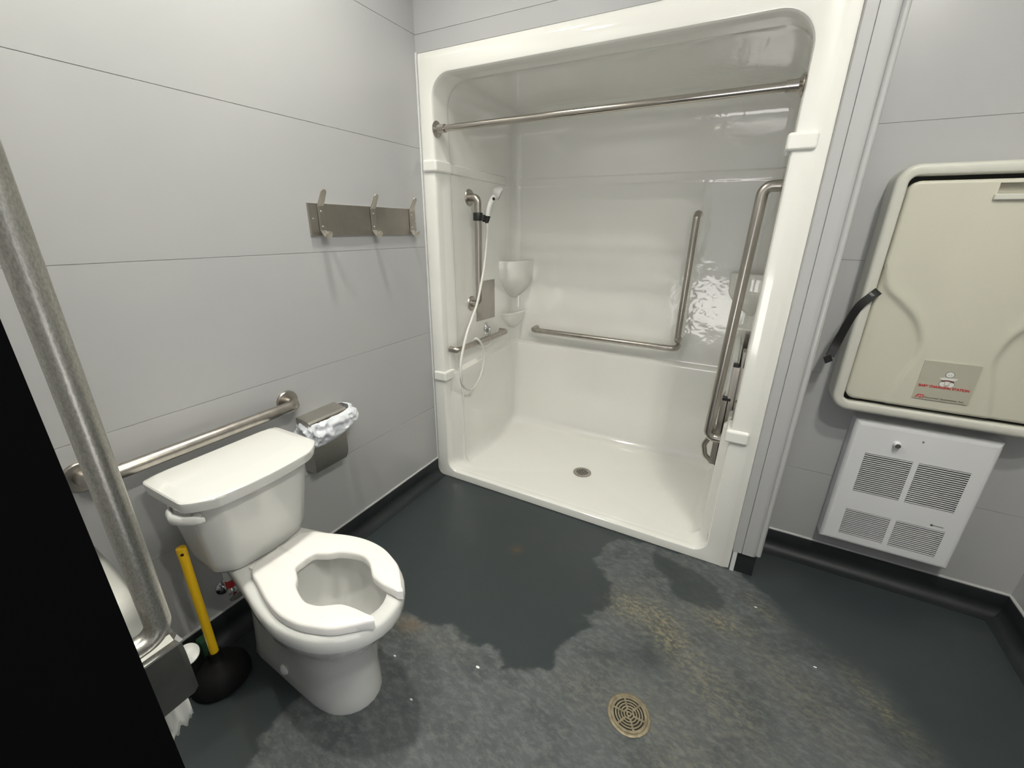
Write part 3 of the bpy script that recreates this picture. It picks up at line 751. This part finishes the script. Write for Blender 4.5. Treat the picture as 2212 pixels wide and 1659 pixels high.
def tank():
    yc = .565
    def sec(z, hw, xb, xf, ch=.062, n=36):
        # straight back, nearly straight sides, chamfered corners, gently bowed front
        ctl = [(xb, 0), (xb, hw * .45), (xb + .001, hw * .90), (xb + .010, hw * .985), (xb + .03, hw), (xf - ch * .98, hw * 1.0), (xf - ch * .80, hw * .985), (xf - ch * .55, hw * .90), (xf - ch * .32, hw * .79),
               (xf - ch * .19, hw * .69), (xf - ch * .11, hw * .55), (xf - ch * .03, hw * .28), (xf, 0)]
        return full(half_outline(ctl, n), z, yc)
    v, f = loft([sec(z, hw, xb, xf) for z, hw, xb, xf in ((.404, .128, -1.270, -1.122), (.407, .136, -1.277, -1.114), (.415, .141, -1.281, -1.109), (.44, .144, -1.284, -1.105), (.52, .153, -1.288, -1.095), (.60, .162, -1.292, -1.084), (.662, .169, -1.295, -1.077))])
    obj('tank', v, f, M['porc'], TO, angle=35)
    H = [sec(z, hw, xb, xf, .072) for z, hw, xb, xf in ((.658, .180, -1.298, -1.062), (.6585, .186, -1.304, -1.055), (.662, .1885, -1.306, -1.052), (.687, .1905, -1.308, -1.047), (.6905, .190, -1.308, -1.048), (.6935, .187, -1.305, -1.052), (.6945, .182, -1.300, -1.058))]
    H += [sec(.6995, .168, -1.296, -1.118, .06), sec(.7000, .160, -1.290, -1.124, .055)]
    v, f = loft(H); obj('tank_lid', v, f, M['porc'], TO, angle=28)
    # flush lever wrapping the left front corner
    ring = []
    path = [(-1.200, .386), (-1.185, .374), (-1.155, .368), (-1.125, .377), (-1.100, .393), (-1.086, .408)]
    hh = [.012, .0155, .0150, .014, .013, .006]; th = [.004, .007, .009, .008, .006, .003]
    P = [Vector((a, b, .634)) for i, (a, b) in enumerate(path)]
    for i, p in enumerate(P):
        tt = (P[min(i + 1, 5)] - P[max(0, i - 1)]).normalized(); nn = Vector((tt.y, -tt.x, 0))
        ring.append([p + nn * (th[i] * math.cos(a)) + Vector((0, 0, hh[i] * math.sin(a))) for a in [2 * PI * k / 16 for k in range(16)]])
    v, f = loft(ring); lv = obj('flush_lever', v, f, M['wplastic'], TO, smooth=True)
    v, f = lathe_geo([(0, -.02), (.009, -.02), (.009, .012), (0, .012)], (-1.118, .405, .634), Vector((.6, -.8, 0)), 16)
    setpar(obj('lever_pivot', v, f, M['wplastic'], None, angle=40), lv)
    box('tank_gasket', -1.24, -1.15, yc - .05, yc + .05, .395, .408, M['rubber'], TO)
tank()
# ------------------------------------------------------------------ supply valve
sv = thing('water_supply_valve', 'chrome toilet supply stop with red tag on the wall under the tank', 'valve', (XL, .512, .19))
lathe('escutcheon', [(0, 0), (.028, 0), (.027, .004), (.014, .010), (0, .010)], (XL, .512, .185), (1, 0, 0), M['chrome'], sv)
tube('stub_pipe', [(XL + .002, .512, .185), (XL + .05, .512, .185)], .009, M['chrome'], sv)
lathe('valve_body', [(0, -.022), (.012, -.022), (.014, -.01), (.014, .014), (.010, .02), (.010, .03), (0, .03)], (XL + .05, .512, .187), (0, 0, 1), M['chrome'], sv, seg=20)
v, f = lathe_geo([(0, 0), (.017, 0), (.019, .006), (.017, .012), (0, .013)], (XL + .068, .512, .185), (1, -.2, 0), 16)
v = [(a, .512 + (b - .512) * 1.25, .185 + (c - .185) * .75) for a, b, c in v]
obj('oval_handle', v, f, M['chrome'], sv, angle=40)
tube('supply_hose', smooth_path([(XL + .05, .512, .215), (XL + .052, .508, .27), (XL + .075, .495, .34), (XL + .10, .49, .425)], 8), .0065, M['steel'], sv, seg=12)
lathe('ballcock_nut', [(0, 0), (.018, 0), (.018, .03), (0, .03)], (XL + .10, .49, .396), (0, 0, 1), M['wplastic'], sv, seg=8)
v, f = loft([[(XL + .0605 + .014 * math.cos(a), .508 + .014 * math.sin(a), z) for a in [2 * PI * k / 16 for k in range(16)]] for z in (.222, .248)])
obj('red_tag', v, f, M['red'], sv, angle=40)
v, f = loft([[(XL + .060 + .013 * math.cos(a), .507 + .013 * math.sin(a), z) for a in [2 * PI * k / 16 for k in range(16)]] for z in (.249, .285)])
obj('tag_paper', v, f, M['wplastic'], sv, angle=40)

# ------------------------------------------------------------------ plunger and brush holder
pg = thing('plunger', 'plunger with yellow handle and black rubber cup standing left of the toilet', 'plunger', (-1.215, .386, 0))
hx, hy = -1.215, .386
lathe('handle', [(0, 0), (.0115, 0), (.0115, .02), (.0118, .36), (.0125, .395), (.0115, .402), (.007, .405), (0, .405)], (hx, hy, .105), (0, 0, 1), M['yellow'], pg, seg=20)
v, f = lathe_geo([(0, 0), (.0040, 0), (.0040, .0012), (0, .0012)], (hx + .0108, hy - .0055, .492), (.89, -.45, .0), 14)
obj('hanging_hole', v, f, M['dark'], pg)
lathe('rubber_cup', [(0, .118), (.016, .118), (.017, .09), (.021, .085), (.03, .082), (.055, .068), (.074, .045), (.080, .022), (.080, .012), (.074, .008), (.060, .004), (.052, .0), (.048, .003), (.045, .02), (0, .03)], (hx, hy, .0), (0, 0, 1), M['rubber'], pg, seg=40)
bh = thing('toilet_brush_holder', 'dark brush caddy with round white cap low behind the steel bar', 'toilet brush', (-1.27, .325, 0))
lathe('caddy', [(0, 0), (.045, 0), (.042, .06), (.030, .11), (.028, .13), (0, .13)], (-1.275, .335, 0), (0, 0, 1), M['rubber'], bh)
lathe('white_cap', [(0, 0), (.028, 0), (.031, .003), (.030, .006), (.016, .010), (0, .011)], (-1.262, .338, .128), (.45, -.2, .85), M['wplastic'], bh)
sp = obj('scrub_pad', boxv(-1.335, -1.30, .385, .425, .02, .095), BOXF, M['green'], None, bevel=.006)
tag(sp, 'dark green scrub pad on the floor behind the yellow plunger handle', 'scrub pad')

# ------------------------------------------------------------------ tissue dispenser (front wall) and hanging paper
td = thing('toilet_paper_dispenser', 'stainless toilet paper dispenser low on the front wall beside the black door', 'paper dispenser', (-.9, YF, .6))
def disp():
    prof = [(-1.10, .500), (-.772, .506), (-.764, .515), (-.766, .60), (-.772, .632), (-.790, .645), (-.86, .655), (-.92, .672), (-1.0, .705), (-1.06, .72), (-1.10, .72)]
    rings = [[(x, y, z) for x, z in prof] for y in (YF, .198)] + [[(x + (.004 if x > -.9 else 0) * -1, y, z - (.003 if z > .6 else -.003)) for x, z in prof] for y in (.206,)]
    v, f = loft(rings); o = obj('housing', v, f, M['steel_dd'], td, angle=25)
    box('lid_seam', -1.0, -.766, YF, .2065, .633, .637, M['chrome'], td)
disp()
def paper():
    n = 24; vs = []; fs_ = []
    for j in range(9):
        for i in range(n + 1):
            t = i / n; y = lerp(.135, .212, t); x = -.87 + .012 * math.sin(t * 5) + .006 * noise.noise(Vector((t * 5, j * .4, 0)))
            zb = .375 + .028 * noise.noise(Vector((t * 7, 2, 0))) + .012 * noise.noise(Vector((t * 19, 4, 0))) - .03 * (1 - abs(t - .8))
            vs.append((x + j * .001, y, lerp(.502, zb, j / 8)))
    for j in range(8):
        for i in range(n): a = j * (n + 1) + i; fs_.append((a, a + 1, a + n + 2, a + n + 1))
    o = obj('torn_toilet_paper', vs, fs_, M['paper'], None, smooth=True)
    s = o.modifiers.new('t', 'SOLIDIFY'); s.thickness = .0008
    tag(o, 'torn end of white toilet paper hanging below the stainless dispenser', 'toilet paper')
paper()

# ------------------------------------------------------------------ baby changing station
BS = thing('baby_changing_station', 'beige fold-down baby changing station closed against the right-hand wall above the heater', 'changing station', (.63, YB, .73))
BX0, BX1, BZ0, BZ1, BY = .349, .911, .728, 1.522, 1.802
def station():
    def ring(d, y, r): return [(x, y, z) for x, z in rrect(BX0 + d, BX1 - d, BZ0 + d, BZ1 - d, max(r - d, .004), 8)]
    R = .055
    rings = [ring(0, YB, R), ring(0, BY + .012, R), ring(.0015, BY + .006, R), ring(.005, BY + .002, R), ring(.011, BY, R), ring(.027, BY, R), ring(.031, BY + .002, R), ring(.033, BY + .006, R), ring(.033, BY + .05, R)]
    v, f = loft(rings, True, False, True); obj('frame', v, f, M['beigel'], BS, angle=50)
    # door panel with moulded shoulders
    px0, px1, pz0, pz1 = BX0 + .037, BX1 - .037, BZ0 + .045, BZ1 - .047
    box('gap_shade_backing', BX0 + .030, BX1 - .030, BY + .034, BY + .05, BZ0 + .030, BZ1 - .030, M['dark'], BS)  # near-black backing added to paint the shade in the gap round the panel
    xc = (BX0 + BX1) / 2; nx, nz = 90, 130; vs = []; fs_ = []
    def edge(z):    # half width of the raised middle
        if z > 1.20: return .30
        if z > 1.00: return lerp(.108, .30, sstep(1.00, 1.22, z) ** 1.0)
        return lerp(.135, .108, sstep(.80, 1.0, z))
    cv = [(.245, 1.22), (.222, 1.157), (.178, 1.116), (.131, 1.068), (.101, 1.011), (.094, .95), (.115, .86), (.13, .77)]
    def sd(x, z):
        # distance sign: outside of curve (towards edge) positive
        ax_ = abs(x - xc); best = 1e9; sg = 1
        for (a, b), (c, d) in zip(cv, cv[1:]):
            ex, ez = c - a, d - b; t = max(0, min(1, ((ax_ - a) * ex + (z - b) * ez) / (ex * ex + ez * ez)))
            qx, qz = a + ex * t, b + ez * t; dd = math.hypot(ax_ - qx, z - qz)
            if dd < best: best = dd; sg = 1 if (ex * (z - b) - ez * (ax_ - a)) > 0 else -1
        return best * sg
    CV = [Vector((a, b, 0)) for a, b in cv]; cv = [(p.x, p.y) for p in smooth_path(CV, 5)]
    for j in range(nz + 1):
        for i in range(nx + 1):
            x = lerp(px0, px1, i / nx); z = lerp(pz0, pz1, j / nz)
            dx = min(x - px0, px1 - x); dz = min(z - pz0, pz1 - z)
            # rounded corners
            r = .028; 
            ed = min(dx, dz)
            if dx < r and dz < r:
                k = math.hypot(r - dx, r - dz)
                if k > r:
                    s = r / k; x = (px0 + r - (r - dx) * s) if x < xc else (px1 - r + (r - dx) * s); z = (pz0 + r - (r - dz) * s) if z < 1.1 else (pz1 - r + (r - dz) * s); ed = 0
                else: ed = r - k
            e = .006 * (1 - math.sqrt(max(0, 1 - (1 - min(1, ed / .006)) ** 2)))
            s_ = sd(x, z); fade = 1 - .35 * (1 - sstep(.78, .95, z))
            y = BY + .003 + e + .0085 * sstep(-.009, .009, s_) * fade - .0035 * math.exp(-((s_ + .01) / .02) ** 2) * sstep(.9, 1.1, z)
            if z > 1.22: pass
            # recessed pull
            vs.append((x, y, z))
    for j in range(nz):
        for i in range(nx):
            a = j * (nx + 1) + i; fs_.append((a, a + 1, a + nx + 2, a + nx + 1))
    b0 = len(vs); border = [i for i in range(nx + 1)] + [(j + 1) * (nx + 1) - 1 for j in range(1, nz + 1)] + [nz * (nx + 1) + i for i in range(nx - 1, -1, -1)] + [j * (nx + 1) for j in range(nz - 1, 0, -1)]
    for i in border: vs.append((vs[i][0], BY + .04, vs[i][2]))
    for k in range(len(border)):
        k2 = (k + 1) % len(border); fs_.append((border[k], border[k2], b0 + k2, b0 + k))
    o = obj('door_panel', vs, fs_, M['beige'], BS, angle=50)
    # pull slot cut into the panel
    cut = bpy.data.meshes.new('c'); 
    sx0, sx1, sz0, sz1 = xc - .046, xc + .046, 1.436, 1.464
    sl = MB()
    sl.add([(sx0, BY - .002, sz0), (sx1, BY - .002, sz0), (sx1, BY - .002, sz1), (sx0, BY - .002, sz1), (sx0 + .004, BY + .02, sz0 + .006), (sx1 - .004, BY + .02, sz0 + .006), (sx1 - .004, BY + .02, sz1 - .002), (sx0 + .004, BY + .02, sz1 - .002)],
           [(0, 1, 5, 4), (1, 2, 6, 5), (2, 3, 7, 6), (3, 0, 4, 7), (4, 5, 6, 7)])
    return o, (sx0, sx1, sz0, sz1)
panel, (sx0, sx1, sz0, sz1) = station()
cutter = obj('cutter_temp', boxv(sx0, sx1, BY - .03, BY + .022, sz0, sz1), BOXF, None)
md = panel.modifiers.new('slot', 'BOOLEAN'); md.object = cutter; md.operation = 'DIFFERENCE'; md.solver = 'EXACT'
dg = bpy.context.evaluated_depsgraph_get(); nm = bpy.data.meshes.new_from_object(panel.evaluated_get(dg)); panel.modifiers.clear(); panel.data = nm
bpy.data.objects.remove(cutter)
box('pull_lip', sx0 - .006, sx1 + .006, BY - .006, BY + .006, sz0 - .017, sz0 - .001, M['beigel'], BS, bevel=.003)
box('pull_recess', sx0, sx1, BY + .0215, BY + .025, sz0, sz1, M['labelp'], BS)
# strap hanging at the left edge
def strap():
    P = smooth_path([(.388, 1.7985, 1.150), (.372, 1.795, 1.130), (.350, 1.793, 1.100), (.335, 1.795, 1.052), (.322, 1.80, .985), (.314, 1.802, .935), (.310, 1.802, .915)], 6)
    rings = []; n = len(P)
    for i, p in enumerate(P):
        t = (P[min(i + 1, n - 1)] - P[max(0, i - 1)]).normalized(); s = Vector((t.z, 0, -t.x)); w_ = .0125; th = Vector((.3, -.95, 0)) * .0016
        s = (s + Vector((0, .25 * math.sin(i * .25), 0))).normalized()
        rings.append([p + s * w_ + th, p - s * w_ + th, p - s * w_ - th, p + s * w_ - th])
    v, f = loft(rings); o = obj('strap', v, f, M['blk'], BS, angle=30)
    e = Vector((.307, 1.802, .905)); m_ = MB(); m_.obox(e, Vector((.8, 0, .6)), Vector((0, 1, 0)), Vector((-.45, 0, .89)), .012, .004, .012)
    setpar(m_.build('strap_end', M['blk'], None, bevel=.002), o)
    m_ = MB(); m_.obox((.376, 1.7965, 1.134), Vector((.62, 0, .78)), Vector((0, 1, 0)), Vector((-.78, 0, .62)), .004, .003, .012)
    setpar(m_.build('strap_buckle', M['chrome'], None, bevel=.001), o)
strap()
# label plate with emblem and lettering
LP = box('label_plate', .561, .699, BY - .0005, BY + .006, .810, .941, M['labelp'], BS, bevel=.0006)
PY = BY - .0008
def flat(name, poly, m, dep=.0006, py=PY):
    n = len(poly); v = [(x, py, z) for x, z in poly] + [(x, py - dep, z) for x, z in poly]
    f = [tuple(range(n)), tuple(range(n, 2 * n))] + [(i, (i + 1) % n, n + (i + 1) % n, n + i) for i in range(n)]
    o = obj(name, v, f, m); setpar(o, LP); return o
def blobp(cx, cz, rx, rz, rot=0, n=20):
    c, s = math.cos(rot), math.sin(rot)
    return [(cx + rx * math.cos(a) * c - rz * math.sin(a) * s, cz + rx * math.cos(a) * s + rz * math.sin(a) * c) for a in [2 * PI * k / n for k in range(n)]]
ex, ez = .632, .882
flat('emblem_outline', blobp(ex, ez + .020, .0108, .0105), M['gprint'], .0003)
flat('emblem_head', blobp(ex, ez + .020, .0097, .0093), M['wprint'])
for s in (-1, 1): flat('emblem_eye', blobp(ex + s * .0028, ez + .018, .0012, .0008), M['gprint'], .0008)
arm = [(-.023, .006), (-.017, .0075), (-.008, .0095), (0, .0085), (.008, .0095), (.017, .0090), (.023, .009), (.019, .0045), (.0135, .001), (.0, .002), (-.0135, .000), (-.018, .003)]
flat('emblem_arms', [(ex + a, ez + b) for a, b in arm], M['wprint'])
flat('emblem_belt', [(ex - .0155, ez - .0045), (ex - .0155, ez - .0015), (ex - .006, ez + .0005), (ex + .006, ez + .0005), (ex + .0155, ez - .0015), (ex + .0155, ez - .0045), (ex + .006, ez - .002), (ex - .006, ez - .002)], M['maroon'], .0009)
flat('emblem_body', blobp(ex, ez - .009, .0085, .0065), M['wprint'])
for s in (-1, 1):
    flat('emblem_leg_outline', blobp(ex + s * .0118, ez - .0118, .0068, .0078, s * .5), M['gprint'], .0008)
    flat('emblem_leg', blobp(ex + s * .0118, ez - .0118, .0060, .0070, s * .5), M['wprint'], .0010)
    flat('emblem_foot', blobp(ex + s * .0088, ez - .0188, .0050, .0026, s * -.2), M['wprint'], .0011)
def text(name, s, x, z, size, m, parent, width=None, y=PY, bold=.0, shear=0, align='LEFT'):
    c = bpy.data.curves.new(name, 'FONT'); c.body = s; c.size = size; c.extrude = .0003; c.offset = bold; c.shear = shear; c.align_x = align
    o = bpy.data.objects.new('tmp', c); COL.objects.link(o); bpy.context.view_layer.update()
    dg = bpy.context.evaluated_depsgraph_get(); me = bpy.data.meshes.new_from_object(o.evaluated_get(dg)); bpy.data.objects.remove(o)
    xs = [v.co.x for v in me.vertices]; k = width / (max(xs) - min(xs)) if width else 1; x_0 = min(xs) if width else 0
    for v in me.vertices: v.co = Vector((x + (v.co.x - x_0) * k, y - .0003 - v.co.z, z + v.co.y))
    o = bpy.data.objects.new(name, me); COL.objects.link(o); me.materials.append(m); setpar(o, parent); return o
text('lettering', 'BABY CHANGING STATION', .5665, .8535, .0105, M['red'], LP, width=.124, bold=.00035)
flat('logo_block', [(.566, .8145), (.573, .8255), (.5885, .8255), (.5885, .8155), (.578, .8145), (.576, .8180), (.571, .8180), (.569, .8145)], M['red'])
text('logo_letters', 'ASI', .5725, .8175, .008, M['wprint'], LP, width=.014, y=PY - .0006, shear=.2)
text('maker_line', 'American Specialties, Inc.', .590, .8160, .0062, M['gprint'], LP, width=.098)

# ------------------------------------------------------------------ wall heater
WH = thing('wall_heater', 'white wall heater with louvred grilles and knob under the changing station', 'heater', (.64, YB, .17))
HY = 1.832
def heater():
    x0, x1, z0, z1 = .447, .838, .168, .69
    holes = [(.500, .636, .405, .567), (.652, .790, .405, .567), (.497, .633, .211, .323), (.651, .788, .211, .323)]
    hs_ = [(.500, .636, .405, .567), (.652, .788, .405, .567), (.500, .636, .211, .323), (.652, .788, .211, .323)]
    # front sheet as a grid with holes
    xs = [x0 + .016, .500, .636, .652, .788, x1 - .016]; zs = [z0 + .016, .211, .323, .405, .567, z1 - .018]
    mb = MB()
    for i in range(5):
        for j in range(5):
            if i in (1, 3) and j in (1, 3): continue
            mb.add([(xs[i], HY, zs[j]), (xs[i + 1], HY, zs[j]), (xs[i + 1], HY, zs[j + 1]), (xs[i], HY, zs[j + 1])], [(0, 1, 2, 3)])
    def ring(d, y): return [(x0 + d, y, z0 + d), (x1 - d, y, z0 + d), (x1 - d, y, z1 - d * 1.1), (x0 + d, y, z1 - d * 1.1)]
    # folded rim: four chamfer strips and side skirts
    def rg(d, y, e=0): return [(x0 + d, y, z0 + d), (x1 - d, y, z0 + d), (x1 - d, y, z1 - d - e), (x0 + d, y, z1 - d - e)]
    R_ = [rg(0, YB), rg(0, HY + .014), rg(.004, HY + .006), rg(.009, HY + .0015), rg(.016, HY, .002)]
    v, f = loft(R_, True, False, False); mb.add(v, f)
    o = mb.build('cabinet', M['heat'], WH)
    pass
    for (a, b, c, d_), ns in zip(hs_, (20, 20, 14, 14)):
        g = MB(); pitch = (d_ - c) / ns
        for k in range(ns):
            z = c + pitch * (k + .5); ax = Vector((1, 0, 0)); th = math.radians(38)
            g.obox(((a + b) / 2, HY + .0014, z), ax, Vector((0, 1, 0)), Vector((0, 0, 1)), (b - a) / 2, .0024, pitch * .17)
        gr = g.build('louvre_grille', M['heat'], WH)
        k = MB(); k.add([(a, HY + .016, c), (b, HY + .016, c), (b, HY + .016, d_), (a, HY + .016, d_), (a, HY, c), (b, HY, c), (b, HY, d_), (a, HY, d_)],
                        [(0, 1, 2, 3), (0, 1, 5, 4), (1, 2, 6, 5), (2, 3, 7, 6), (3, 0, 4, 7)])
        setpar(k.build('grille_recess', M['dark']), gr)
    kn = lathe('thermostat_knob', [(0, 0), (.0125, 0), (.0125, .002), (.0095, .004), (.0092, .017), (.0085, .018), (0, .018)], (.576, HY, .622), (0, -1, 0), M['heat'], WH, seg=24)
    v, f = lathe_geo([(0, 0), (.0082, 0), (.0082, .0008), (0, .0008)], (.576, HY - .018, .622), (0, -1, 0), 24)
    setpar(obj('knob_face', v, f, M['steel_d'], None), kn)
    v, f = lathe_geo([(0, 0), (.0032, 0), (.0025, .0015), (0, .002)], (.642, HY, .648), (0, -1, 0), 12); obj('screw', v, f, M['steel'], WH)
    v, f = lathe_geo([(0, 0), (.0028, 0), (.002, .0012), (0, .0015)], (.642, HY, .192), (0, -1, 0), 12); obj('screw', v, f, M['heat'], WH)
    b = MB(); b.box(.750, .779, HY - .0005, HY + .001, .3375, .3395); v, f = lathe_geo([(0, 0), (.0042, 0), (.0042, .0006), (0, .0006)], (.747, HY, .3385), (0, -1, 0), 16); b.add(v, f)
    b.build('maker_mark', M['gprint'], WH)
heater()

# ------------------------------------------------------------------ floor drain
FD = thing('floor_drain', 'round tarnished metal drain grate set in the dark floor', 'floor drain', (-.077, .893, 0))
def fdrain():
    c = (-.077, .893); Z = .0032
    v, f = lathe_geo([(.0525, .0004), (.0605, 0), (.0615, .0015), (.060, .003), (.055, .0035), (.0525, .0030), (.0525, .0004)], (*c, 0), (0, 0, 1), 56)
    obj('rim', v, f[:-2], M['brass'], FD, angle=40)
    lathe('drain_bowl', [(0, .0004), (.052, .0004), (.052, .0008), (0, .0008)], (*c, 0), (0, 0, 1), M['dark'], FD, seg=40)
    g = MB()
    def annulus(r0, r1, a0=0, a1=360, n=72, z0=.001, z1=Z):
        n = max(4, int(n * (a1 - a0) / 360)); A = [math.radians(lerp(a0, a1, k / n)) for k in range(n + 1)]
        v = [(c[0] + r * math.cos(a), c[1] + r * math.sin(a), z) for z in (z0, z1) for r in (r0, r1) for a in A]; m_ = n + 1; f = []
        for k in range(n):
            f += [(k, k + 1, m_ + k + 1, m_ + k), (2 * m_ + k, 3 * m_ + k, 3 * m_ + k + 1, 2 * m_ + k + 1), (k, 2 * m_ + k, 2 * m_ + k + 1, k + 1), (m_ + k, m_ + k + 1, 3 * m_ + k + 1, 3 * m_ + k)]
        if a1 - a0 < 360: f += [(0, m_, 3 * m_, 2 * m_), (n, n + 2 * m_, n + 3 * m_, n + m_)]
        g.add(v, f)
    rr = [(.0035, .0077), (.0115, .0157), (.0196, .0237), (.0277, .0318), (.0358, .0398), (.0440, .0518)]
    for a, b in rr: annulus(a, b)
    gaps = [(.0077, .0115, 3, 30), (.0157, .0196, 6, 0), (.0237, .0277, 6, 0), (.0318, .0358, 6, 0), (.0398, .0440, 6, 0)]
    for a, b, n, ph in gaps:
        for k in range(n):
            wd = math.degrees(.0028 / ((a + b) / 2)); ce = ph + 360 / n * k; annulus(a, b, ce - wd, ce + wd)
    g.build('grate', M['brass'], FD)
fdrain()
# small debris flecks on the floor
for (x, y, k, lab) in ((-.54, .80, .004, 'pale curled fleck at the lower tip of the smooth dark damp patch'), (-.66, .62, .003, 'tiny pale fleck on the scuffed floor in front of the toilet'),
                  (-.80, .70, .003, 'tiny pale fleck right beside the front of the toilet pedestal'), (.42, 1.33, .003, 'tiny pale fleck on the right half of the floor'),
                  (.25, 1.50, .003, 'tiny pale fleck near the end of the wall right of the shower')):
    v, f = lathe_geo([(0, 0), (k, 0), (k * .6, k * .35), (0, k * .4)], (x, y, .0003), (0, 0, 1), 7)
    v = [(x + (a - x) * 1.8, b, c) for a, b, c in v]
    tag(obj('debris_fleck', v, f, M['wplastic']), lab, 'debris', 'debris flecks on the floor')
